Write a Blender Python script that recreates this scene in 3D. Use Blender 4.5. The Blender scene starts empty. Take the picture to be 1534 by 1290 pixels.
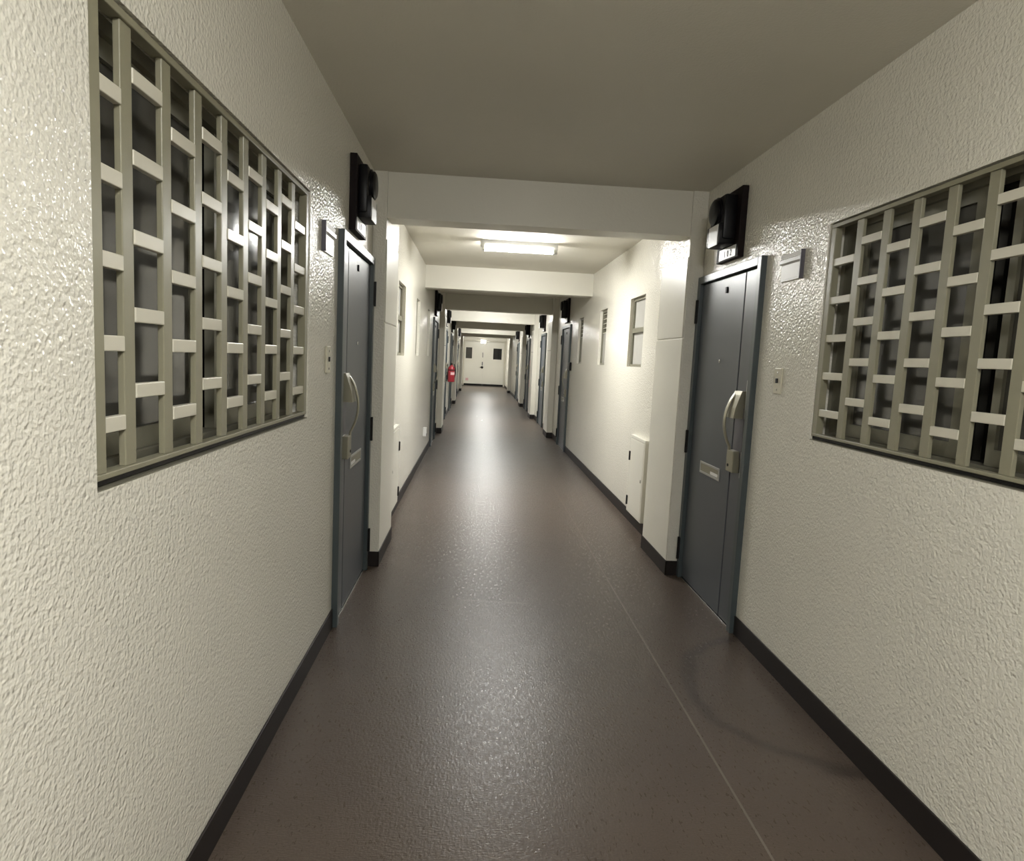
import bpy, bmesh, math, random
from mathutils import Vector, Matrix

# ------------------------------------------------------------------ camera
scene = bpy.context.scene
COL = scene.collection
EYE = 1.4
cam_data = bpy.data.cameras.new('camera')
cam = bpy.data.objects.new('camera', cam_data)
COL.objects.link(cam)
FPX, YAW, PITCH, ROLL = 983.27, 0.0585639, 0.1079744, 0.0486468
fw = Vector((math.sin(YAW) * math.cos(PITCH), math.cos(YAW) * math.cos(PITCH), -math.sin(PITCH)))
rt = Vector((math.cos(YAW), -math.sin(YAW), 0))
dn = -rt.cross(fw)
r2 = rt * math.cos(ROLL) - dn * math.sin(ROLL)
d2 = rt * math.sin(ROLL) + dn * math.cos(ROLL)
m = Matrix.Identity(4)
for i in range(3):
    m[i][0], m[i][1], m[i][2] = r2[i], -d2[i], -fw[i]
m[2][3] = EYE
cam.matrix_world = m
cam_data.sensor_fit = 'HORIZONTAL'
cam_data.sensor_width = 36
cam_data.lens = FPX / 1534 * 36
cam_data.clip_start = 0.02
scene.camera = cam

# ------------------------------------------------------------------ world, exposure
world = bpy.data.worlds.new('night')
scene.world = world
world.use_nodes = True
world.node_tree.nodes['Background'].inputs[0].default_value = (0.02, 0.022, 0.03, 1)
world.node_tree.nodes['Background'].inputs[1].default_value = 0.3
scene.view_settings.view_transform = 'Standard'
scene.view_settings.look = 'None'
scene.view_settings.gamma = 1
scene.view_settings.use_curve_mapping = False
scene.view_settings.exposure = 0.2
LAMP_STRENGTH = 275.0
LAMP_COLOUR = (1.0, 0.995, 0.96, 1)

# ------------------------------------------------------------------ dimensions (metres)
XL, XR = -0.682, 1.436          # wall faces
ZC = 2.522                      # ceiling
Y0, Y1 = -4.0, 33.0
BEAM_Z = 2.243
COLUMNS = [4.25, 11.9, 19.55, 27.2]
BEAMS = [-2.9, 4.27, 8.42, 12.05, 15.75, 19.6, 23.45, 27.25]
LAMPS = [-0.3, 6.45, 14.15, 21.7, 30.2]  # first is unseen, added behind the viewer to brighten the near walls
BASE_H = 0.1


# ------------------------------------------------------------------ materials
def new_mat(name):
    mt = bpy.data.materials.new(name)
    mt.use_nodes = True
    nt = mt.node_tree
    return mt, nt, nt.nodes['Principled BSDF']


def nd(nt, kind, **kw):
    n = nt.nodes.new(kind)
    for k, v in kw.items():
        setattr(n, k, v)
    return n


def plain(name, col, rough=0.5, metal=0.0, spec=0.5, grain=0.0, grain_scale=40.0, bump=0.0, bump_scale=200.0):
    mt, nt, b = new_mat(name)
    b.inputs['Base Color'].default_value = (*col, 1)
    b.inputs['Roughness'].default_value = rough
    b.inputs['Metallic'].default_value = metal
    b.inputs['Specular IOR Level'].default_value = spec
    tc = nd(nt, 'ShaderNodeTexCoord')
    if grain:
        n = nd(nt, 'ShaderNodeTexNoise')
        n.inputs['Scale'].default_value = grain_scale
        n.inputs['Detail'].default_value = 4
        nt.links.new(tc.outputs['Object'], n.inputs['Vector'])
        mx = nd(nt, 'ShaderNodeMix', data_type='RGBA')
        mx.inputs[6].default_value = (*[c * (1 - grain) for c in col], 1)
        mx.inputs[7].default_value = (*[min(1, c * (1 + grain)) for c in col], 1)
        nt.links.new(n.outputs['Fac'], mx.inputs[0])
        nt.links.new(mx.outputs[2], b.inputs['Base Color'])
    if bump:
        n2 = nd(nt, 'ShaderNodeTexNoise')
        n2.inputs['Scale'].default_value = bump_scale
        n2.inputs['Detail'].default_value = 2
        nt.links.new(tc.outputs['Object'], n2.inputs['Vector'])
        bp = nd(nt, 'ShaderNodeBump')
        bp.inputs['Strength'].default_value = bump
        bp.inputs['Distance'].default_value = 0.002
        nt.links.new(n2.outputs['Fac'], bp.inputs['Height'])
        nt.links.new(bp.outputs['Normal'], b.inputs['Normal'])
    return mt


CREAM = (0.775, 0.75, 0.665)


def wall_paint(name, col, bump, scale, rough):
    """glossy lumpy sprayed paint with faint grime"""
    mt, nt, b = new_mat(name)
    tc = nd(nt, 'ShaderNodeTexCoord')
    big = nd(nt, 'ShaderNodeTexNoise')
    big.inputs['Scale'].default_value = 1.3
    big.inputs['Detail'].default_value = 5
    nt.links.new(tc.outputs['Object'], big.inputs['Vector'])
    mx = nd(nt, 'ShaderNodeMix', data_type='RGBA')
    mx.inputs[6].default_value = (*[c * 0.93 for c in col], 1)
    mx.inputs[7].default_value = (*[c * 1.05 for c in col], 1)
    nt.links.new(big.outputs['Fac'], mx.inputs[0])
    nt.links.new(mx.outputs[2], b.inputs['Base Color'])
    b.inputs['Roughness'].default_value = rough
    b.inputs['Specular IOR Level'].default_value = 0.5
    fine = nd(nt, 'ShaderNodeTexNoise')
    fine.inputs['Scale'].default_value = scale
    fine.inputs['Detail'].default_value = 1.5
    nt.links.new(tc.outputs['Object'], fine.inputs['Vector'])
    bp = nd(nt, 'ShaderNodeBump')
    bp.inputs['Strength'].default_value = bump
    bp.inputs['Distance'].default_value = 0.006
    nt.links.new(fine.outputs['Fac'], bp.inputs['Height'])
    nt.links.new(bp.outputs['Normal'], b.inputs['Normal'])
    return mt


def floor_vinyl():
    mt, nt, b = new_mat('vinyl_sheet')
    tc = nd(nt, 'ShaderNodeTexCoord')
    L = nt.links.new
    n = nd(nt, 'ShaderNodeTexNoise')
    n.inputs['Scale'].default_value = 2.2
    n.inputs['Detail'].default_value = 6
    L(tc.outputs['Object'], n.inputs['Vector'])
    mx = nd(nt, 'ShaderNodeMix', data_type='RGBA')
    mx.inputs[6].default_value = (0.068, 0.051, 0.040, 1)
    mx.inputs[7].default_value = (0.100, 0.077, 0.061, 1)
    L(n.outputs['Fac'], mx.inputs[0])
    # fine woven emboss
    sp = nd(nt, 'ShaderNodeTexNoise')
    sp.inputs['Scale'].default_value = 150
    sp.inputs['Detail'].default_value = 2
    L(tc.outputs['Object'], sp.inputs['Vector'])
    mx2 = nd(nt, 'ShaderNodeMix', data_type='RGBA', blend_type='MULTIPLY')
    mx2.inputs[0].default_value = 0.35
    cr = nd(nt, 'ShaderNodeMapRange')
    cr.inputs[1].default_value, cr.inputs[2].default_value = 0.3, 0.7
    cr.inputs[3].default_value, cr.inputs[4].default_value = 0.6, 1.25
    L(sp.outputs['Fac'], cr.inputs[0])
    L(mx.outputs[2], mx2.inputs[6])
    L(cr.outputs[0], mx2.inputs[7])
    # damp curved stain by the right-hand door
    wob = nd(nt, 'ShaderNodeTexNoise')
    wob.inputs['Scale'].default_value = 3.0
    L(tc.outputs['Object'], wob.inputs['Vector'])
    wadd = nd(nt, 'ShaderNodeVectorMath', operation='MULTIPLY_ADD')
    wadd.inputs[1].default_value = (0.16, 0.16, 0)
    L(wob.outputs['Color'], wadd.inputs[0])
    L(tc.outputs['Object'], wadd.inputs[2])
    sub = nd(nt, 'ShaderNodeVectorMath', operation='SUBTRACT')
    sub.inputs[1].default_value = (1.60 + 0.08, 2.6625 + 0.08, 0)
    L(wadd.outputs[0], sub.inputs[0])
    ml = nd(nt, 'ShaderNodeVectorMath', operation='MULTIPLY')
    ml.inputs[1].default_value = (1, 1, 0)
    L(sub.outputs[0], ml.inputs[0])
    ln = nd(nt, 'ShaderNodeVectorMath', operation='LENGTH')
    L(ml.outputs[0], ln.inputs[0])
    s1 = nd(nt, 'ShaderNodeMath', operation='SUBTRACT')
    s1.inputs[1].default_value = 0.605
    L(ln.outputs['Value'], s1.inputs[0])
    ab = nd(nt, 'ShaderNodeMath', operation='ABSOLUTE')
    L(s1.outputs[0], ab.inputs[0])
    rg = nd(nt, 'ShaderNodeMapRange', interpolation_type='SMOOTHSTEP')
    rg.inputs[1].default_value, rg.inputs[2].default_value = 0.008, 0.05
    rg.inputs[3].default_value, rg.inputs[4].default_value = 0.6, 1.0
    L(ab.outputs[0], rg.inputs[0])
    mx3 = nd(nt, 'ShaderNodeMix', data_type='RGBA', blend_type='MULTIPLY')
    mx3.inputs[0].default_value = 1
    L(mx2.outputs[2], mx3.inputs[6])
    L(rg.outputs[0], mx3.inputs[7])
    # thin pale line mixed into the colour across the middle
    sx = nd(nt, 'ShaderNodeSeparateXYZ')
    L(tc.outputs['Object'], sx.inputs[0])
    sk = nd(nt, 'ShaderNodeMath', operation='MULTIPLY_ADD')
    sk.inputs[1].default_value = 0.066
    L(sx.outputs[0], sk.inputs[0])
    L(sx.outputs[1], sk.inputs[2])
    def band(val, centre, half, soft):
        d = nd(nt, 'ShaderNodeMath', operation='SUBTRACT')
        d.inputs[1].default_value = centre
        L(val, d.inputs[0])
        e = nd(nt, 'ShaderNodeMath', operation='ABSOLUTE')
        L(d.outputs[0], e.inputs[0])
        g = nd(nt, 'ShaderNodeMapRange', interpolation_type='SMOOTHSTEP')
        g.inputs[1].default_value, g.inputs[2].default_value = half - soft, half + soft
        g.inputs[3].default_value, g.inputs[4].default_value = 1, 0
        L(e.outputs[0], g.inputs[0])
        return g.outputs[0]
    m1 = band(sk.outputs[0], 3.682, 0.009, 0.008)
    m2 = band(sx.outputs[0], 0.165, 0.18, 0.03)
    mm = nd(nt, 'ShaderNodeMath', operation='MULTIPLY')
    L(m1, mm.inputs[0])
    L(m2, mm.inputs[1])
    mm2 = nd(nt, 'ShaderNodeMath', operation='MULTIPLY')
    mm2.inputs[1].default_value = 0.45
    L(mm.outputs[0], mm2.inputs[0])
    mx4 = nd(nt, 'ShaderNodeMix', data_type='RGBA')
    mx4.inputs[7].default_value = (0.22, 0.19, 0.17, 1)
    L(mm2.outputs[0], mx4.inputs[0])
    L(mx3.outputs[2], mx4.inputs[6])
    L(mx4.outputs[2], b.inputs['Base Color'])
    # worn sheen, broken up by the weave
    mpr = nd(nt, 'ShaderNodeMapping')
    mpr.inputs['Scale'].default_value = (95, 32, 1)
    L(tc.outputs['Object'], mpr.inputs['Vector'])
    rn = nd(nt, 'ShaderNodeTexNoise')
    rn.inputs['Scale'].default_value = 1
    rn.inputs['Detail'].default_value = 3
    L(mpr.outputs[0], rn.inputs['Vector'])
    rr = nd(nt, 'ShaderNodeMapRange')
    rr.inputs[1].default_value, rr.inputs[2].default_value = 0.3, 0.7
    rr.inputs[3].default_value, rr.inputs[4].default_value = 0.24, 0.45
    L(rn.outputs['Fac'], rr.inputs[0])
    L(rr.outputs[0], b.inputs['Roughness'])
    b.inputs['Specular IOR Level'].default_value = 0.24
    mp = nd(nt, 'ShaderNodeMapping')
    mp.inputs['Scale'].default_value = (130, 45, 1)
    L(tc.outputs['Object'], mp.inputs['Vector'])
    bn = nd(nt, 'ShaderNodeTexNoise')
    bn.inputs['Scale'].default_value = 1
    bn.inputs['Detail'].default_value = 3
    L(mp.outputs[0], bn.inputs['Vector'])
    mp2 = nd(nt, 'ShaderNodeMapping')
    mp2.inputs['Scale'].default_value = (70, 190, 1)
    L(tc.outputs['Object'], mp2.inputs['Vector'])
    bn2 = nd(nt, 'ShaderNodeTexNoise')
    bn2.inputs['Scale'].default_value = 1
    bn2.inputs['Detail'].default_value = 2
    L(mp2.outputs[0], bn2.inputs['Vector'])
    bsum = nd(nt, 'ShaderNodeMath', operation='ADD')
    L(bn.outputs['Fac'], bsum.inputs[0])
    L(bn2.outputs['Fac'], bsum.inputs[1])
    bp = nd(nt, 'ShaderNodeBump')
    bp.inputs['Strength'].default_value = 0.5
    bp.inputs['Distance'].default_value = 0.0018
    L(bsum.outputs[0], bp.inputs['Height'])
    L(bp.outputs['Normal'], b.inputs['Normal'])
    return mt


def emitter(name, col, strength):
    mt, nt, b = new_mat(name)
    b.inputs['Base Color'].default_value = (0.9, 0.9, 0.9, 1)
    b.inputs['Emission Color'].default_value = col
    b.inputs['Emission Strength'].default_value = strength
    n = nd(nt, 'ShaderNodeTexNoise')
    n.inputs['Scale'].default_value = 3
    rr = nd(nt, 'ShaderNodeMapRange')
    rr.inputs[3].default_value, rr.inputs[4].default_value = 0.35, 0.45
    nt.links.new(n.outputs['Fac'], rr.inputs[0])
    nt.links.new(rr.outputs[0], b.inputs['Roughness'])
    return mt


M = {
    'wall': wall_paint('lumpy_cream_paint', CREAM, 0.8, 88, 0.2),
    'smooth': wall_paint('smooth_cream_paint', CREAM, 0.15, 60, 0.4),
    'panel': wall_paint('cream_sheet_metal', (0.77, 0.75, 0.67), 0.04, 12, 0.32),
    'ceiling': wall_paint('flat_cream_paint', (0.74, 0.71, 0.625), 0.2, 120, 0.6),
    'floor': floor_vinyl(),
    'seam': plain('vinyl_weld', (0.15, 0.125, 0.105), 0.5, grain=0.1, grain_scale=20),
    'base': plain('black_brown_vinyl', (0.020, 0.016, 0.015), 0.5, spec=0.25, grain=0.15, grain_scale=15),
    'door': plain('slate_grey_steel', (0.080, 0.088, 0.102), 0.34, grain=0.05, grain_scale=9, bump=0.08, bump_scale=500),
    'frame': plain('teal_grey_steel', (0.060, 0.075, 0.080), 0.36, grain=0.05, grain_scale=9),
    'groove': plain('dark_groove', (0.012, 0.013, 0.015), 0.6, grain=0.1),
    'sash': plain('olive_aluminium', (0.22, 0.21, 0.16), 0.42, metal=0.35, grain=0.08, grain_scale=30),
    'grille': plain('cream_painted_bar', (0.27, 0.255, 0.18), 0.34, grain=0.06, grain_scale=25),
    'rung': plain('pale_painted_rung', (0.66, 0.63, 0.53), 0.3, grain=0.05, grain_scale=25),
    'dark': plain('black_rubber', (0.010, 0.009, 0.009), 0.5, spec=0.25, grain=0.2),
    'meter': plain('black_plastic', (0.006, 0.006, 0.007), 0.36, spec=0.22, grain=0.2, grain_scale=15),
    'board': plain('dark_brown_board', (0.010, 0.006, 0.006), 0.6, spec=0.15, grain=0.35, grain_scale=12),
    'white': plain('white_plastic', (0.80, 0.80, 0.79), 0.4, grain=0.02),
    'lampwhite': plain('white_enamel', (0.62, 0.62, 0.58), 0.4, grain=0.03),
    'ink': plain('dark_ink', (0.06, 0.05, 0.06), 0.6, grain=0.1),
    'handle': plain('champagne_metal', (0.30, 0.285, 0.22), 0.36, metal=0.6, grain=0.05),
    'chrome': plain('bright_metal', (0.62, 0.62, 0.60), 0.22, metal=1.0, grain=0.03),
    'steel': plain('pale_steel', (0.45, 0.45, 0.43), 0.3, metal=0.3, grain=0.05),
    'plate': plain('mauve_grey_plate', (0.105, 0.10, 0.12), 0.42, metal=0.2, grain=0.05),
    'frost': plain('frosted_glass', (0.07, 0.068, 0.06), 0.14, grain=0.15, grain_scale=5),
    'glass': plain('dark_glass', (0.006, 0.006, 0.007), 0.07, spec=0.6, grain=0.2, grain_scale=4),
    'obscure': plain('obscure_pale_glass', (0.42, 0.41, 0.38), 0.25, grain=0.08, grain_scale=14, bump=0.3, bump_scale=60),
    'ivory': plain('ivory_plastic', (0.62, 0.59, 0.47), 0.4, grain=0.03),
    'red': plain('red_enamel', (0.26, 0.010, 0.020), 0.3, grain=0.06),
    'pink': plain('pink_paper', (0.68, 0.42, 0.43), 0.7, grain=0.05),
    'glow': emitter('lamp_diffuser', LAMP_COLOUR, LAMP_STRENGTH),
    'exit_glow': emitter('sign_light', (1.0, 0.97, 0.85, 1), 3.0),
}


# ------------------------------------------------------------------ mesh helpers
def box(bm, a, b, bev=0.0):
    lo = [min(a[i], b[i]) for i in range(3)]
    hi = [max(a[i], b[i]) for i in range(3)]
    vs = [bm.verts.new((x, y, z)) for x in (lo[0], hi[0]) for y in (lo[1], hi[1]) for z in (lo[2], hi[2])]
    fs = []
    for f in ((0, 1, 3, 2), (4, 6, 7, 5), (0, 4, 5, 1), (2, 3, 7, 6), (0, 2, 6, 4), (1, 5, 7, 3)):
        fs.append(bm.faces.new([vs[i] for i in f]))
    if bev:
        es = list({e for f in fs for e in f.edges})
        bmesh.ops.bevel(bm, geom=es, offset=bev, segments=2, affect='EDGES', profile=0.5)


def extrude_profile(bm, pts3_a, pts3_b):
    """closed prism between two equal loops"""
    va = [bm.verts.new(p) for p in pts3_a]
    vb = [bm.verts.new(p) for p in pts3_b]
    n = len(va)
    for i in range(n):
        bm.faces.new([va[i], va[(i + 1) % n], vb[(i + 1) % n], vb[i]])
    bm.faces.new(list(reversed(va)))
    bm.faces.new(vb)


def sweep(bm, path, half, seg=8):
    """rounded bar along a list of points; half = (a, b) half sizes per point, lying in frame from side vector y"""
    rings = []
    for i, p in enumerate(path):
        p = Vector(p)
        t = (Vector(path[min(i + 1, len(path) - 1)]) - Vector(path[max(i - 1, 0)])).normalized()
        s = Vector((0, 1, 0))
        o = t.cross(s).normalized()
        ha, hb = half[i]
        ring = []
        for k in range(seg):
            a = 2 * math.pi * k / seg
            ca, sa = math.cos(a), math.sin(a)
            ring.append(bm.verts.new(p + s * ha * math.copysign(abs(ca) ** 0.6, ca) + o * hb * math.copysign(abs(sa) ** 0.6, sa)))
        rings.append(ring)
    for a, b in zip(rings, rings[1:]):
        for k in range(seg):
            bm.faces.new([a[k], a[(k + 1) % seg], b[(k + 1) % seg], b[k]])
    bm.faces.new(list(reversed(rings[0])))
    bm.faces.new(rings[-1])


def lathe(bm, centre, axis, prof, seg=20):
    """prof: list of (radius, distance along axis)"""
    ax = Vector(axis).normalized()
    u = Vector((0, 0, 1)) if abs(ax.z) < 0.9 else Vector((1, 0, 0))
    u = (u - ax * u.dot(ax)).normalized()
    v = ax.cross(u)
    rings = []
    for r, d in prof:
        c = Vector(centre) + ax * d
        rings.append([bm.verts.new(c + (u * math.cos(2 * math.pi * k / seg) + v * math.sin(2 * math.pi * k / seg)) * r) for k in range(seg)])
    for a, b in zip(rings, rings[1:]):
        for k in range(seg):
            bm.faces.new([a[k], a[(k + 1) % seg], b[(k + 1) % seg], b[k]])
    bm.faces.new(list(reversed(rings[0])))
    bm.faces.new(rings[-1])


def finish(bm, name, mat, smooth=False):
    bmesh.ops.recalc_face_normals(bm, faces=bm.faces)
    me = bpy.data.meshes.new(name)
    bm.to_mesh(me)
    bm.free()
    if smooth:
        for p in me.polygons:
            p.use_smooth = True
        try:
            me.set_sharp_from_angle(angle=math.radians(40))
        except Exception:
            pass
    me.materials.append(M[mat])
    return me


def link(name, me, parent=None, loc=(0, 0, 0)):
    o = bpy.data.objects.new(name, me)
    COL.objects.link(o)
    o.location = loc
    if parent is not None:
        o.parent = parent
    return o


def empty(name, loc, label, cat, group=None, kind=None):
    o = bpy.data.objects.new(name, None)
    COL.objects.link(o)
    o.empty_display_size = 0.1
    o.location = loc
    tag(o, label, cat, group, kind)
    return o


def tag(o, label, cat, group=None, kind=None):
    if label:
        o['label'] = label
    if cat:
        o['category'] = cat
    if group:
        o['group'] = group
    if kind:
        o['kind'] = kind
    return o


CACHE = {}


def part(name, key, side, mat, fn, parent, smooth=False, loc=(0, 0, 0)):
    """a part whose mesh is built once per wall side in wall coordinates:
    P(n, u, z): n out of the wall into the corridor, u down the corridor, z up"""
    k = (key, side, mat)
    if k not in CACHE:
        bm = bmesh.new()
        s = -1 if side == 'right' else 1

        class W:
            @staticmethod
            def p(n, u, z):
                return (s * n, u, z)

            @staticmethod
            def box(n0, n1, u0, u1, z0, z1, bev=0.0):
                box(bm, (s * n0, u0, z0), (s * n1, u1, z1), bev)
            mesh = bm
            sgn = s
        fn(W)
        CACHE[k] = finish(bm, name, mat, smooth)
    return link(name, CACHE[k], parent, (loc[0] * (-1 if side == 'right' else 1), loc[1], loc[2]))


def simple(name, mat, fn, parent=None, smooth=False):
    bm = bmesh.new()
    fn(bm)
    return link(name, finish(bm, name, mat, smooth), parent)


def wx(side):
    return XR if side == 'right' else XL


def text_mesh(txt, size, mat):
    cu = bpy.data.curves.new('digits', 'FONT')
    cu.body = txt
    cu.size = size
    cu.align_x = 'CENTER'
    cu.align_y = 'CENTER'
    cu.extrude = 0.0006
    tmp = bpy.data.objects.new('digits_tmp', cu)
    COL.objects.link(tmp)
    dg = bpy.context.evaluated_depsgraph_get()
    me = bpy.data.meshes.new_from_object(tmp.evaluated_get(dg))
    bpy.data.objects.remove(tmp)
    bpy.data.curves.remove(cu)
    me.materials.clear()
    me.materials.append(M[mat])
    return me


# ------------------------------------------------------------------ layout of openings
DOORS = {'left': [3.25, 10.1, 13.7, 16.9, 22.3], 'right': [3.30, 10.1, 13.7, 17.9, 22.3]}
DOOR_W, DOOR_H = 0.95, 1.98
GRILLE_WIN = (1.22, 2.72, 1.120, 2.02)
SMALL = {'plain': (5.70, 6.25, 1.385, 2.02), 'louvre_a': (7.38, 7.80, 1.385, 2.02), 'louvre_b': (9.02, 9.44, 1.385, 2.02)}
WALL_T = 0.22


def openings(side):
    o = [(d + 0.008, d + DOOR_W - 0.008, 0.0, DOOR_H - 0.008) for d in DOORS[side]]
    o.append(GRILLE_WIN)
    o += list(SMALL.values())
    return sorted(o)


# ------------------------------------------------------------------ setting: floor, ceiling, walls
fl = empty('floor', (0, 0, 0), 'grey brown embossed vinyl floor running down the corridor', 'floor', kind='structure')
SEAM_X = 0.915
simple('floor_slab', 'dark', lambda bm: box(bm, (XL - 0.3, Y0 - 0.3, -0.2), (XR + 0.3, Y1 + 0.3, -0.004)), fl)
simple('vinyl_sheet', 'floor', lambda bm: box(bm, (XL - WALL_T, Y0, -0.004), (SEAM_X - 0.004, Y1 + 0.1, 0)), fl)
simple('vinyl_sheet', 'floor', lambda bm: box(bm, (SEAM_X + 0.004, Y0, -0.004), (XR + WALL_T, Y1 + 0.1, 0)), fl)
simple('weld_seam', 'seam', lambda bm: box(bm, (SEAM_X - 0.004, Y0, -0.004), (SEAM_X + 0.004, Y1 + 0.1, 0.0003)), fl)

ce = simple('ceiling', 'ceiling', lambda bm: box(bm, (XL - WALL_T, Y0 - 0.2, ZC), (XR + WALL_T, Y1 + 0.2, ZC + 0.2)))
tag(ce, 'plain cream painted corridor ceiling crossed by beams', 'ceiling', kind='structure')
bm_ = bmesh.new()
box(bm_, (XL, 0, BEAM_Z), (XR, 0.2, ZC))
beam_me = finish(bm_, 'beam', 'smooth')
for y in BEAMS:
    link('beam', beam_me, ce, (0, y, 0))


def build_wall(side):
    bm = bmesh.new()
    x0 = wx(side)
    x1 = x0 + (WALL_T if side == 'right' else -WALL_T)
    y = Y0
    for (a, b, z0, z1) in openings(side):
        box(bm, (x0, y, 0), (x1, a, ZC))
        if z0 > 0:
            box(bm, (x0, a, 0), (x1, b, z0))
        box(bm, (x0, a, z1), (x1, b, ZC))
        y = b
    box(bm, (x0, y, 0), (x1, Y1 + 0.1, ZC))
    w = link('wall_' + side, finish(bm, 'wall_' + side, 'wall'))
    tag(w, 'cream lumpy painted corridor wall on the %s with doors and windows' % side, 'wall', kind='structure')
    depth = 0.1 if side == 'right' else 0.086
    s = -1 if side == 'right' else 1
    bm = bmesh.new()
    box(bm, (0, 0, 0), (s * depth, 0.64, ZC), 0.004)
    pme = finish(bm, 'pilaster', 'wall')
    bm = bmesh.new()
    box(bm, (s * depth, 0.012, 1.598), (s * (depth + 0.006), 0.60, 2.11), 0.0015)
    up = finish(bm, 'cover_panel', 'panel')
    bm = bmesh.new()
    box(bm, (s * depth, 0.008, BASE_H), (s * (depth + 0.004), 0.632, 1.588), 0.0015)
    lo = finish(bm, 'cover_panel', 'panel')
    ys = list(COLUMNS) + ([15.7] if side == 'right' else [])
    for i, yy in enumerate(ys):
        p = empty('trim_%d' % (i + 1 + (4 if side == 'right' else 0)), (x0, yy, 0), None, None, kind='structure')
        tag(p, 'cream pillar standing out from the %s wall, %s' % (side, ['nearest of its row', 'second along', 'third along', 'farthest of its row', 'slim one between the second and third'][i]), 'pillar')
        link('pilaster', pme, p)
        link('cover_panel', up, p)
        link('cover_panel', lo, p)
    # baseboard strip
    bm = bmesh.new()
    t = 0.008 * s
    segs, y = [], Y0
    for d in DOORS[side]:
        segs.append((y, d))
        y = d + DOOR_W
    segs.append((y, Y1))
    for a, b in segs:
        box(bm, (x0, a, 0.0002), (x0 + t, b, BASE_H), 0.002)
    for yy in ys:
        box(bm, (x0, yy - 0.008, 0.0002), (x0 + s * (depth + 0.008), yy, BASE_H), 0.002)
        box(bm, (x0 + s * depth, yy - 0.008, 0.0002), (x0 + s * (depth + 0.008), yy + 0.648, BASE_H), 0.002)
        box(bm, (x0, yy + 0.64, 0.0002), (x0 + s * (depth + 0.008), yy + 0.648, BASE_H), 0.002)
    o = link('baseboard_' + side, finish(bm, 'baseboard_' + side, 'base'))
    tag(o, 'black brown vinyl baseboard along the foot of the %s wall' % side, 'baseboard', kind='structure')


for sd in ('left', 'right'):
    build_wall(sd)
wb = simple('wall_back', 'wall', lambda bm: box(bm, (XL - WALL_T, Y0 - 0.2, 0), (XR + WALL_T, Y0, ZC)))
tag(wb, 'cream wall closing the corridor behind the viewer', 'wall', kind='structure')


# ------------------------------------------------------------------ doors
def handle_parts(side, leaf):
    """push-pull handle, on the latch stile; u measured from the near edge of the door"""
    U0, U1 = 0.10, 0.20
    part('handle_plate', 'hplate', side, 'plate', lambda W: W.box(0.006, 0.014, 0.085, 0.20, 0.93, 1.20, 0.003), leaf)
    part('handle_mount', 'hup', side, 'handle',
         lambda W: extrude_profile(W.mesh,
                                   [W.p(0.006, U0, 1.29), W.p(0.028, U0, 1.29), W.p(0.036, U0, 1.27), W.p(0.058, U0, 1.20), W.p(0.066, U0, 1.145), W.p(0.006, U0, 1.145)],
                                   [W.p(0.006, U1, 1.29), W.p(0.028, U1, 1.29), W.p(0.036, U1, 1.27), W.p(0.058, U1, 1.20), W.p(0.066, U1, 1.145), W.p(0.006, U1, 1.145)]), leaf)
    part('handle_mount', 'hlow', side, 'handle', lambda W: W.box(0.006, 0.046, U0 + 0.01, U1, 0.85, 0.968, 0.004), leaf)

    def grip(W):
        pts, hs = [], []
        for i in range(13):
            t = i / 12
            z = 1.27 - t * 0.31
            n = 0.034 + 0.046 * math.sin(math.pi * min(1, t * 1.05)) ** 0.8 if t < 0.95 else 0.04
            pts.append(W.p(n, U1 - 0.016, z))
            hs.append((0.013, 0.006))
        sweep(W.mesh, pts, hs, 8)
    part('handle_grip', 'hgrip', side, 'handle', grip, leaf, smooth=True)
    part('edge_plate', 'he1', side, 'steel', lambda W: W.box(0.006, 0.020, 0.060, 0.073, 1.145, 1.35, 0.002), leaf)
    part('edge_plate', 'he2', side, 'steel', lambda W: W.box(0.006, 0.020, 0.060, 0.073, 0.83, 0.97, 0.002), leaf)
    part('keyhole', 'hk1', side, 'dark', lambda W: lathe(W.mesh, W.p(0.046, U1 - 0.03, 0.885), (W.sgn, 0, 0), [(0.008, -0.002), (0.008, 0.003)], 12), leaf)
    part('keyhole', 'hk2', side, 'chrome', lambda W: lathe(W.mesh, W.p(0.006, U1 + 0.012, 1.276), (W.sgn, 0, 0), [(0.010, 0.0), (0.010, 0.014), (0.006, 0.016)], 12), leaf)


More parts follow.
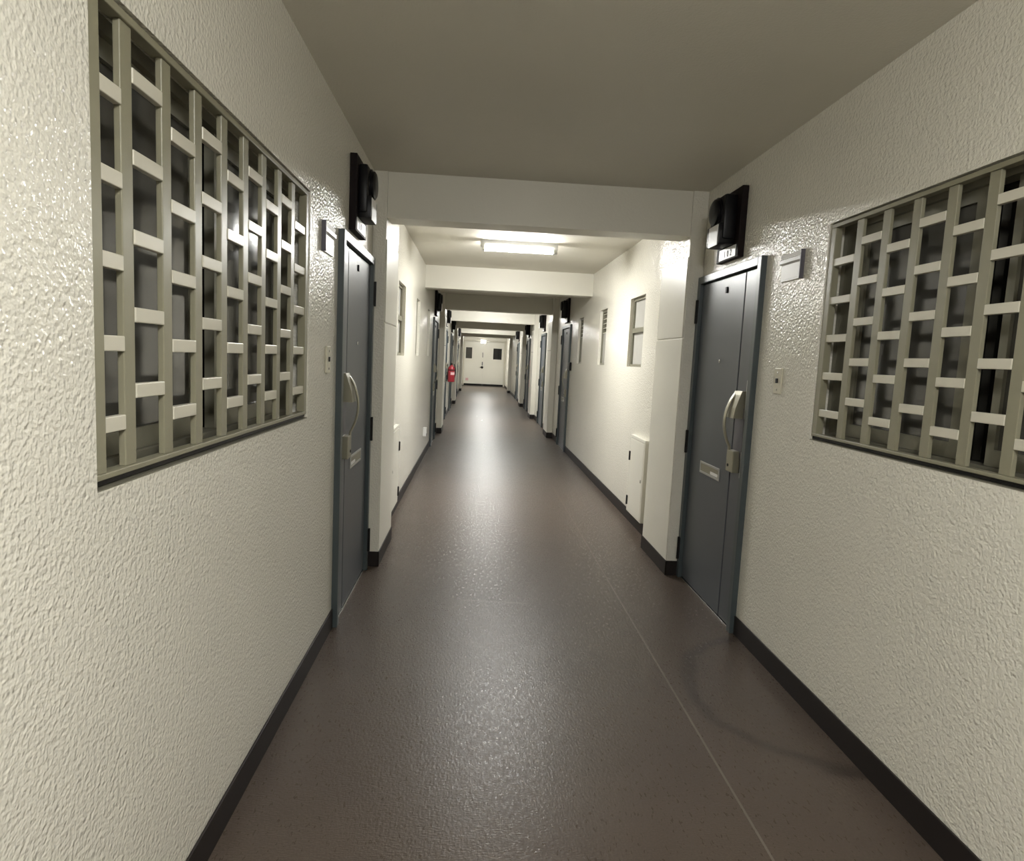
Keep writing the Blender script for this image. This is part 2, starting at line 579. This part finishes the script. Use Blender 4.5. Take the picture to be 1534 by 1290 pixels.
def make_door(n, side, y, label, full=True):
    d = empty('door_%d' % n, (wx(side), y, 0), label, 'door', kind='structure')
    W_, H_ = DOOR_W, DOOR_H
    FR = 0.045

    def frame(W):
        W.box(-0.10, 0.030, 0.0, FR, 0.0, H_, 0.003)
        W.box(-0.10, 0.030, W_ - FR, W_, 0.0, H_, 0.003)
        W.box(-0.10, 0.030, FR, W_ - FR, H_ - FR, H_, 0.003)
    part('door_frame', 'dframe', side, 'frame', frame, d)
    part('threshold', 'dthr', side, 'chrome', lambda W: W.box(-0.10, 0.012, FR, W_ - FR, 0.0002, 0.008, 0.001), d)
    part('door_backing', 'dback', side, 'dark', lambda W: W.box(-0.10, -0.05, FR, W_ - FR, 0.009, H_ - FR), d)
    lf = part('door_leaf', 'dleaf', side, 'door', lambda W: (
        W.box(-0.035, 0.006, FR + 0.005, 0.225, 0.012, H_ - FR - 0.006, 0.002),
        W.box(-0.035, 0.006, 0.239, W_ - FR - 0.005, 0.012, H_ - FR - 0.006, 0.002),
        W.box(-0.035, 0.0, 0.225, 0.239, 0.012, H_ - FR - 0.006)), d)
    part('groove', 'dgroove', side, 'groove', lambda W: W.box(0.0, 0.0012, 0.225, 0.239, 0.012, H_ - FR - 0.006), lf)
    for z in (0.2, 0.92, 1.76):
        part('hinge', 'dhinge', side, 'dark', lambda W: (
            lathe(W.mesh, W.p(0.036, W_ - 0.03, -0.075), (0, 0, 1), [(0.009, 0), (0.009, 0.15)], 10),
            W.box(0.030, 0.034, W_ - 0.042, W_ - 0.006, -0.07, 0.07)), d, loc=(0, 0, z))
    handle_parts(side, lf)
    if full:
        part('peephole', 'dpeep', side, 'chrome', lambda W: lathe(W.mesh, W.p(0.006, 0.52, 1.448), (W.sgn, 0, 0), [(0.011, 0), (0.011, 0.004), (0.006, 0.006), (0.005, 0.004)], 14), lf)
        part('stop_knob', 'dknob', side, 'dark', lambda W: W.box(0.006, 0.014, 0.485, 0.507, 1.842, 1.876, 0.002), lf)
    ms = part('mail_slot', 'dmail', side, 'steel', lambda W: (
        W.box(0.006, 0.012, 0.375, 0.70, 0.755, 0.768, 0.002),
        W.box(0.006, 0.012, 0.375, 0.70, 0.815, 0.828, 0.002),
        W.box(0.006, 0.012, 0.375, 0.388, 0.768, 0.815, 0.002),
        W.box(0.006, 0.012, 0.687, 0.70, 0.768, 0.815, 0.002)), lf)
    part('mail_flap', 'dflap', side, 'handle', lambda W: W.box(0.006, 0.0095, 0.389, 0.686, 0.769, 0.814, 0.001), lf)
    if full:
        part('mail_sticker', 'dstick', side, 'white', lambda W: W.box(0.0096, 0.0101, 0.40, 0.52, 0.772, 0.79), lf)
    return d


ordinal = ['nearest the viewer', 'second along, by the wall windows', 'third along, just past a pillar', 'fourth along, far down', 'last and farthest']
n = 1
for sd in ('left', 'right'):
    for i, y in enumerate(DOORS[sd]):
        make_door(n, sd, y, 'slate grey steel apartment door on the %s wall, %s' % (sd, ordinal[i]), i < 2)
        n += 1


# ------------------------------------------------------------------ windows with lattice grilles
def grille_window(n, side):
    u0, u1, z0, z1 = GRILLE_WIN
    w = empty('window_%d' % n, (wx(side), u0, z0), 'dark window behind a cream staggered lattice grille on the %s wall' % side, 'window', kind='structure')
    L_, H_ = u1 - u0, z1 - z0

    def frame(W):
        W.box(-0.13, -0.065, 0, L_, 0.0, 0.035)
        W.box(-0.13, -0.065, 0, L_, H_ - 0.03, H_)
        W.box(-0.13, -0.065, 0, 0.03, 0.035, H_ - 0.03)
        W.box(-0.13, -0.065, L_ - 0.03, L_, 0.035, H_ - 0.03)
    part('window_frame', 'gframe', side, 'sash', frame, w)
    # rear dark pane, front frosted sash with its own rails
    part('glass_pane', 'gpane1', side, 'glass', lambda W: W.box(-0.128, -0.120, 0.03, L_ - 0.03, 0.035, H_ - 0.03), w)
    sash = part('sash', 'gsash', side, 'sash', lambda W: (
        W.box(-0.108, -0.080, 0.745, 0.785, 0.036, H_ - 0.031),
        W.box(-0.108, -0.080, 1.345, 1.37, 0.036, H_ - 0.031),
        W.box(-0.108, -0.080, 0.785, 1.345, 0.036, 0.085),
        W.box(-0.108, -0.080, 0.785, 1.345, H_ - 0.07, H_ - 0.031)), w)
    part('frosted_pane', 'gfrost', side, 'frost', lambda W: W.box(-0.097, -0.091, 0.785, 1.345, 0.085, H_ - 0.07), sash)
    sash2 = part('sash', 'gsash2', side, 'sash', lambda W: (
        W.box(-0.108, -0.080, 0.031, 0.06, 0.036, H_ - 0.031),
        W.box(-0.108, -0.080, 0.60, 0.63, 0.036, H_ - 0.031),
        W.box(-0.108, -0.080, 0.06, 0.60, 0.036, 0.085),
        W.box(-0.108, -0.080, 0.06, 0.60, H_ - 0.07, H_ - 0.031)), w)
    part('frosted_pane', 'gfrost2', side, 'frost', lambda W: W.box(-0.097, -0.091, 0.06, 0.60, 0.085, H_ - 0.07), sash2)
    # lattice grille, just inside the opening
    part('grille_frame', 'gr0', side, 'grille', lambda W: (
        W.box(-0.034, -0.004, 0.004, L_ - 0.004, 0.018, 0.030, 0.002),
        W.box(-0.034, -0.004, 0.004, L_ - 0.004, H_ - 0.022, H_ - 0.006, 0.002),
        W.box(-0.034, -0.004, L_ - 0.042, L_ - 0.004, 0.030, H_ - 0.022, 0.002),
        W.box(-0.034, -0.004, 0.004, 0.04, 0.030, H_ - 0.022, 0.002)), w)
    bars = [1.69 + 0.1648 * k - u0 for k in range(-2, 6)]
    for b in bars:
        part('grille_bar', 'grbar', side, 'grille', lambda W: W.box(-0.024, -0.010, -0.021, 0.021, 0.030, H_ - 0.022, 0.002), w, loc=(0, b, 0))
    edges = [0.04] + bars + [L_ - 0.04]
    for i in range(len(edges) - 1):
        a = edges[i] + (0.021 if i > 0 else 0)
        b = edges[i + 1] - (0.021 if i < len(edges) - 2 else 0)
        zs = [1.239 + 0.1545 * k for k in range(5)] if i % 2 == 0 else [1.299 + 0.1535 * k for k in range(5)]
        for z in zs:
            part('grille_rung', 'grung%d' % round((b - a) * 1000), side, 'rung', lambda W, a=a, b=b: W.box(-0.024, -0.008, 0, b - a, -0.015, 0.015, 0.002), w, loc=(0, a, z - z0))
    part('window_sill', 'gsill', side, 'sash', lambda W: extrude_profile(W.mesh,
         [W.p(-0.064, 0.001, 0.0), W.p(-0.001, 0.001, 0.0), W.p(-0.001, 0.001, 0.003), W.p(-0.064, 0.001, 0.008)],
         [W.p(-0.064, L_ - 0.001, 0.0), W.p(-0.001, L_ - 0.001, 0.0), W.p(-0.001, L_ - 0.001, 0.003), W.p(-0.064, L_ - 0.001, 0.008)]), w)
    part('sill_gasket', 'gsill2', side, 'dark', lambda W: W.box(-0.032, -0.012, 0.002, L_ - 0.002, 0.007, 0.018), w)


def small_window(n, side, key):
    u0, u1, z0, z1 = SMALL[key]
    L_, H_ = u1 - u0, z1 - z0
    nm = {'plain': 'two-pane recessed window of pale obscure glass on the %s wall past the pillar',
          'louvre_a': 'narrow louvred window in the middle of the %s wall beyond the lamp',
          'louvre_b': 'narrow louvred window on the %s wall, the one closest to the second door'}[key] % side
    w = empty('window_%d' % n, (wx(side), u0, z0), nm, 'window', kind='structure')

    def frame(W):
        W.box(-0.11, -0.03, 0, L_, 0, 0.025)
        W.box(-0.11, -0.03, 0, L_, H_ - 0.025, H_)
        W.box(-0.11, -0.03, 0, 0.03, 0.025, H_ - 0.025)
        W.box(-0.11, -0.03, L_ - 0.03, L_, 0.025, H_ - 0.025)
    part('window_frame', 'sf' + key[0], side, 'sash', frame, w)
    if key == 'plain':
        part('transom', 'st', side, 'sash', lambda W: (W.box(-0.11, -0.022, 0.03, L_ - 0.03, 0.315, 0.335), W.box(-0.11, -0.028, 0.03, L_ - 0.03, 0.335, 0.36)), w)
        part('glass_pane', 'sp1', side, 'obscure', lambda W: W.box(-0.054, -0.047, 0.03, L_ - 0.03, 0.025, 0.315), w)
        part('glass_pane', 'sp2', side, 'obscure', lambda W: W.box(-0.054, -0.047, 0.03, L_ - 0.03, 0.36, H_ - 0.025), w)
    else:
        part('glass_pane', 'sp3', side, 'obscure', lambda W: W.box(-0.054, -0.047, 0.03, L_ - 0.03, 0.025, 0.37), w)
        part('vent_backing', 'sp4', side, 'dark', lambda W: W.box(-0.11, -0.10, 0.03, L_ - 0.03, 0.37, H_ - 0.025), w)
        for k in range(5):
            part('louvre_slat', 'slv', side, 'rung', lambda W: extrude_profile(W.mesh,
                 [W.p(-0.078, 0.03, 0.0), W.p(-0.040, 0.03, -0.018), W.p(-0.038, 0.03, -0.012), W.p(-0.076, 0.03, 0.006)],
                 [W.p(-0.078, L_ - 0.03, 0.0), W.p(-0.040, L_ - 0.03, -0.018), W.p(-0.038, L_ - 0.03, -0.012), W.p(-0.076, L_ - 0.03, 0.006)]), w, loc=(0, 0, 0.385 + 0.054 * k))


n = 1
for sd in ('left', 'right'):
    grille_window(n, sd)
    n += 1
    for key in SMALL:
        small_window(n, sd, key)
        n += 1


# ------------------------------------------------------------------ electric meters on dark boards above the doors
def meter(side, y, label, digits, reach=0.13, full=True):
    """board's near lower corner is the origin"""
    t = empty('electric_meter', (wx(side), y, 2.02), label, 'electric meter', 'electric meters above the doors')
    T = 0.036
    part('backboard', 'mb', side, 'board', lambda W: W.box(0.0, T, 0.0, 0.32, 0.0, 0.38, 0.003), t)

    def body(W):
        W.box(T, reach - 0.022, 0.05, 0.27, 0.10, 0.345, 0.012)
        W.box(T, reach - 0.004, 0.06, 0.26, 0.075, 0.19, 0.006)
    part('meter_body', 'mbody%.3f' % reach, side, 'meter', body, t, smooth=True)
    part('meter_cover', 'mcov%.3f' % reach, side, 'meter', lambda W: lathe(W.mesh, W.p(reach - 0.03, 0.165, 0.262), (W.sgn, 0, 0),
         [(0.082, 0.0), (0.082, 0.014), (0.072, 0.016), (0.072, 0.028), (0.060, 0.036), (0.03, 0.038)], 24), t, smooth=True)
    part('terminal_label', 'mlab%.3f' % reach, side, 'white', lambda W: W.box(reach - 0.004, reach, 0.075, 0.215, 0.07, 0.182, 0.001), t)
    pl = part('number_plate', 'mnum', side, 'white', lambda W: W.box(T, T + 0.004, 0.025, 0.27, 0.008, 0.07, 0.001), t)
    if full:
        for k, ch in enumerate(digits):
            key = ('digit', ch)
            if key not in CACHE:
                CACHE[key] = text_mesh(ch, 0.05, 'ink')
            o = link('digit', CACHE[key], pl)
            if side == 'right':
                mt = Matrix(((0, 0, -1), (-1, 0, 0), (0, 1, 0)))
                o.location = (-(T + 0.0046), 0.135 - 0.045 * (k - 1), 0.034)
            else:
                mt = Matrix(((0, 0, 1), (1, 0, 0), (0, 1, 0)))
                o.location = (T + 0.0046, 0.13 + 0.045 * (k - 1), 0.034)
            o.rotation_euler = mt.to_euler()
    return t


place = ['the nearest door', 'the second door', 'the third door', 'the fourth door', 'the farthest door']
for i, y in enumerate(DOORS['left']):
    meter('left', y + 0.24, 'black electric meter on a dark board above %s on the left' % place[i], '101', 0.105, i == 0)
for i, y in enumerate(DOORS['right']):
    meter('right', y + 0.31, 'black electric meter on a dark board above %s on the right' % place[i], '102', 0.13, i == 0)


# ------------------------------------------------------------------ small wall fittings by the near doors
def doorbell(side, label):
    t = empty('doorbell', (wx(side), 3.015, 1.297), label, 'doorbell', 'doorbell plates beside the near doors')
    part('plate', 'dbp', side, 'ivory', lambda W: W.box(0.0, 0.010, 0.0, 0.072, 0.0, 0.122, 0.003), t)
    part('button', 'dbb', side, 'dark', lambda W: W.box(0.010, 0.015, 0.026, 0.046, 0.052, 0.074, 0.002), t)
    for z in (0.02, 0.10):
        part('screw', 'dbs', side, 'chrome', lambda W: lathe(W.mesh, W.p(0.010, 0.036, 0), (W.sgn, 0, 0), [(0.006, 0), (0.006, 0.001), (0.003, 0.002)], 10), t, loc=(0, 0, z))


def nameplate(side, label):
    t = empty('nameplate_holder', (wx(side), 2.915, 1.825), label, 'nameplate', 'nameplate holders beside the near doors')
    part('holder', 'nph', side, 'white', lambda W: extrude_profile(W.mesh,
         [W.p(0, 0, 0), W.p(0.008, 0, 0), W.p(0.008, 0, 0.075), W.p(0.020, 0, 0.082), W.p(0.020, 0, 0.098), W.p(0.012, 0, 0.104), W.p(0.016, 0, 0.122), W.p(0, 0, 0.122)],
         [W.p(0, 0.2, 0), W.p(0.008, 0.2, 0), W.p(0.008, 0.2, 0.075), W.p(0.020, 0.2, 0.082), W.p(0.020, 0.2, 0.098), W.p(0.012, 0.2, 0.104), W.p(0.016, 0.2, 0.122), W.p(0, 0.2, 0.122)]), t)
    part('side_cap', 'npc', side, 'plate', lambda W: W.box(0, 0.020, -0.006, -0.0005, -0.003, 0.126, 0.001), t)
    part('card', 'npk', side, 'white', lambda W: W.box(0.008, 0.0092, 0.02, 0.15, 0.008, 0.068), t)


for sd in ('left', 'right'):
    doorbell(sd, 'small ivory doorbell plate with dark button beside the near %s door' % sd)
    nameplate(sd, 'white nameplate holder high on the wall beside the near %s door' % sd)


# ------------------------------------------------------------------ low utility hatches behind the first pillars
def hatch(side, label):
    t = empty('utility_hatch', (wx(side), 5.25, 0.09), label, 'hatch', 'low utility hatches')
    part('hatch_frame', 'hf', side, 'panel', lambda W: (
        W.box(0, 0.034, 0, 0.50, 0.675, 0.70, 0.002), W.box(0, 0.034, 0, 0.50, 0.011, 0.02, 0.002),
        W.box(0, 0.034, 0, 0.02, 0.02, 0.675, 0.002), W.box(0, 0.034, 0.48, 0.50, 0.02, 0.675, 0.002)), t)
    dr = part('hatch_door', 'hd', side, 'panel', lambda W: W.box(0.006, 0.036, 0.024, 0.476, 0.024, 0.671, 0.002), t)
    for z in (0.11, 0.51):
        part('hinge', 'hh', side, 'dark', lambda W: (W.box(0.034, 0.042, 0.462, 0.492, -0.04, 0.04, 0.001),
             lathe(W.mesh, W.p(0.042, 0.478, -0.04), (0, 0, 1), [(0.006, 0), (0.006, 0.08)], 8)), t, loc=(0, 0, z))
    part('latch', 'hl', side, 'chrome', lambda W: lathe(W.mesh, W.p(0.036, 0.06, 0.35), (W.sgn, 0, 0), [(0.014, 0), (0.014, 0.003), (0.006, 0.004)], 14), dr)


hatch('left', 'low cream utility hatch with dark hinges on the left wall')
hatch('right', 'low cream utility hatch with dark hinges on the right wall')

# outlet and intercom further down
t = empty('outlet_box', (XL, 8.83, 0.31), 'small white outlet box low on the left wall before the second door', 'outlet')
part('box_body', 'ob', 'left', 'white', lambda W: W.box(0, 0.045, 0, 0.08, 0, 0.12, 0.006), t)
part('cover_flap', 'of', 'left', 'plate', lambda W: W.box(0.045, 0.050, 0.01, 0.07, 0.006, 0.04, 0.002), t)
t = empty('intercom', (XR, 9.92, 1.272), 'black intercom box on the right wall beside the second door', 'intercom')
part('intercom_body', 'ib', 'right', 'meter', lambda W: W.box(0, 0.035, 0, 0.10, 0, 0.125, 0.005), t)
part('intercom_button', 'ic', 'right', 'plate', lambda W: lathe(W.mesh, W.p(0.035, 0.05, 0.035), (W.sgn, 0, 0), [(0.014, 0), (0.014, 0.004), (0.010, 0.005)], 14), t)


# ------------------------------------------------------------------ ceiling lamps
def lamp(y, label):
    t = empty('ceiling_lamp', (0.36, y, ZC), label, 'ceiling lamp', 'fluorescent ceiling lamps')
    if 'lamp' not in CACHE:
        bm = bmesh.new()
        a = [(-0.37, -0.062, 0), (-0.37, 0.062, 0), (-0.37, 0.046, -0.068), (-0.37, -0.046, -0.068)]
        extrude_profile(bm, a, [(0.37, p[1], p[2]) for p in a])
        h = finish(bm, 'housing', 'lampwhite')
        bm = bmesh.new()
        prof = [(0.050 * math.cos(math.pi * k / 10), -0.070 - 0.027 * math.sin(math.pi * k / 10) ** 0.8) for k in range(11)]
        extrude_profile(bm, [(-0.325, p[0], p[1]) for p in prof], [(0.325, p[0], p[1]) for p in prof])
        d = finish(bm, 'diffuser', 'glow', True)
        bm = bmesh.new()
        box(bm, (-0.012, -0.052, -0.099), (0.012, 0.052, -0.066), 0.004)
        c = finish(bm, 'end_socket', 'lampwhite')
        bm = bmesh.new()
        lathe(bm, (0, 0, -0.066), (0, 0, -1), [(0.013, 0), (0.013, 0.03), (0.008, 0.034)], 12)
        s = finish(bm, 'starter', 'lampwhite', True)
        CACHE['lamp'] = (h, d, c, s)
    h, d, c, s = CACHE['lamp']
    link('housing', h, t)
    link('diffuser', d, t)
    link('end_socket', c, t, (-0.338, 0, 0))
    link('end_socket', c, t, (0.338, 0, 0))
    link('starter', s, t, (0.358, 0.0, 0))


for y, lb in zip(LAMPS, ['added unseen tube lamp on the ceiling behind the viewer',
                         'glowing tube lamp on the ceiling between the first two beams',
                         'glowing tube lamp just past the third beam',
                         'glowing tube lamp past the fifth beam, hidden down the corridor',
                         'glowing tube lamp farthest down, before the end doors']):
    lamp(y, lb)

# ------------------------------------------------------------------ end of the corridor: white double doors
we = simple('wall_end', 'wall', lambda bm: (
    box(bm, (XL - WALL_T, Y1 + 0.1, 0), (XR + WALL_T, Y1 + 0.3, ZC)),
    box(bm, (XL, Y1 - 0.05, 2.27), (XR, Y1 + 0.1, ZC))))
tag(we, 'cream lintel and wall closing the far end of the corridor', 'wall', kind='structure')
ed = empty('door_%d' % (len(DOORS['left']) + len(DOORS['right']) + 1), (0.377, Y1, 0), 'white double doors with two dark windows at the far end', 'door', kind='structure')
simple('door_frame', 'rung', lambda bm: (box(bm, (-1.055, -0.05, 0), (-0.985, 0.09, 2.265), 0.003), box(bm, (0.985, -0.05, 0), (1.055, 0.09, 2.265), 0.003),
                                         box(bm, (-0.985, -0.05, 2.20), (0.985, 0.09, 2.265), 0.003)), ed)
for sgn, wa, wbb in ((-1, -0.93, -0.62), (1, 0.44, 0.86)):
    a, b = (-0.98, -0.064) if sgn < 0 else (-0.056, 0.98)

    def leafm(bm, a=a, b=b, wa=wa, wbb=wbb):
        box(bm, (a, 0, 0.012), (wa, 0.05, 2.19))
        box(bm, (wbb, 0, 0.012), (b, 0.05, 2.19))
        box(bm, (wa, 0, 0.012), (wbb, 0.05, 1.345))
        box(bm, (wa, 0, 1.89), (wbb, 0.05, 2.19))
    lf = simple('door_leaf', 'panel', leafm, ed)
    simple('glass_pane', 'frost' if sgn < 0 else 'glass', lambda bm, wa=wa, wbb=wbb: box(bm, (wa, 0.02, 1.345), (wbb, 0.028, 1.89)), lf)
    simple('kick_strip', 'dark', lambda bm, a=a, b=b: box(bm, (a, -0.006, 0.012), (b, 0.0, 0.10)), lf)
    if sgn < 0:
        simple('lock_plate', 'plate', lambda bm: (box(bm, (-0.10, -0.012, 1.42), (-0.07, 0, 1.66), 0.003), box(bm, (-0.115, -0.012, 1.02), (-0.07, 0, 1.2), 0.003)), lf)
        simple('lever', 'dark', lambda bm: (lathe(bm, (-0.095, 0, 0.93), (0, -1, 0), [(0.06, 0), (0.06, 0.012), (0.03, 0.02), (0.02, 0.06)], 14), box(bm, (-0.20, -0.07, 0.915), (-0.08, -0.05, 0.945), 0.005)), lf)
        simple('sticker', 'pink', lambda bm: box(bm, (-0.90, -0.001, 0.24), (-0.76, 0, 0.37)), lf)

ex = empty('exit_light', (0.29, Y1 - 0.05, 2.10), 'small glowing white box light above the far double doors', 'light')
simple('light_case', 'lampwhite', lambda bm: box(bm, (-0.14, -0.03, 0.0), (0.14, 0.0, 0.2), 0.004), ex)
simple('light_panel', 'exit_glow', lambda bm: box(bm, (-0.128, -0.07, 0.01), (0.128, -0.03, 0.19), 0.006), ex)

# ------------------------------------------------------------------ fire extinguisher on the left wall, papers on the right
fe = empty('fire_extinguisher', (XL + 0.10, 15.55, 0.80), 'red fire extinguisher hung on the left wall past the second pillar', 'fire extinguisher')
simple('cylinder', 'red', lambda bm: lathe(bm, (0, 0, 0), (0, 0, 1), [(0.07, 0), (0.082, 0.012), (0.082, 0.30), (0.07, 0.35), (0.03, 0.385), (0.026, 0.40)], 24), fe, True)
simple('valve', 'dark', lambda bm: (lathe(bm, (0, 0, 0.40), (0, 0, 1), [(0.026, 0), (0.026, 0.04)], 12), box(bm, (-0.02, -0.09, 0.425), (0.02, 0.03, 0.445), 0.004), box(bm, (-0.02, -0.08, 0.455), (0.02, 0.03, 0.47), 0.004)), fe)
hp = [(0.06 + 0.035 * math.sin(math.pi * k / 10), 0.03, 0.42 - 0.036 * k) for k in range(11)]
simple('hose', 'dark', lambda bm: sweep(bm, hp, [(0.012, 0.012)] * 11, 8), fe, True)
simple('paper_label', 'pink', lambda bm: extrude_profile(bm,
       [(0.0835 * math.cos(a), 0.0835 * math.sin(a), 0.17) for a in [math.radians(-100 + 10 * k) for k in range(9)]] + [(0.08 * math.cos(a), 0.08 * math.sin(a), 0.17) for a in [math.radians(-20 - 10 * k) for k in range(9)]],
       [(0.0835 * math.cos(a), 0.0835 * math.sin(a), 0.23) for a in [math.radians(-100 + 10 * k) for k in range(9)]] + [(0.08 * math.cos(a), 0.08 * math.sin(a), 0.23) for a in [math.radians(-20 - 10 * k) for k in range(9)]]), fe)
simple('bracket', 'dark', lambda bm: (box(bm, (-0.10, -0.02, 0.05), (-0.080, 0.02, 0.42)), lathe(bm, (0, 0, 0.27), (0, 0, 1), [(0.085, 0), (0.085, 0.02)], 24)), fe)
for z0, z1, lb in ((1.24, 1.40, 'upper pale pink notice on the right wall far down the corridor'), (0.67, 0.88, 'lower pale pink notice on the right wall far down the corridor')):
    o = simple('paper_notice', 'pink', lambda bm, z0=z0, z1=z1: box(bm, (-0.003, 0, 0), (0, 0.22, z1 - z0)))
    o.location = (XR, 17.55, z0)
    tag(o, lb, 'notice', 'pink notices on the far right wall')
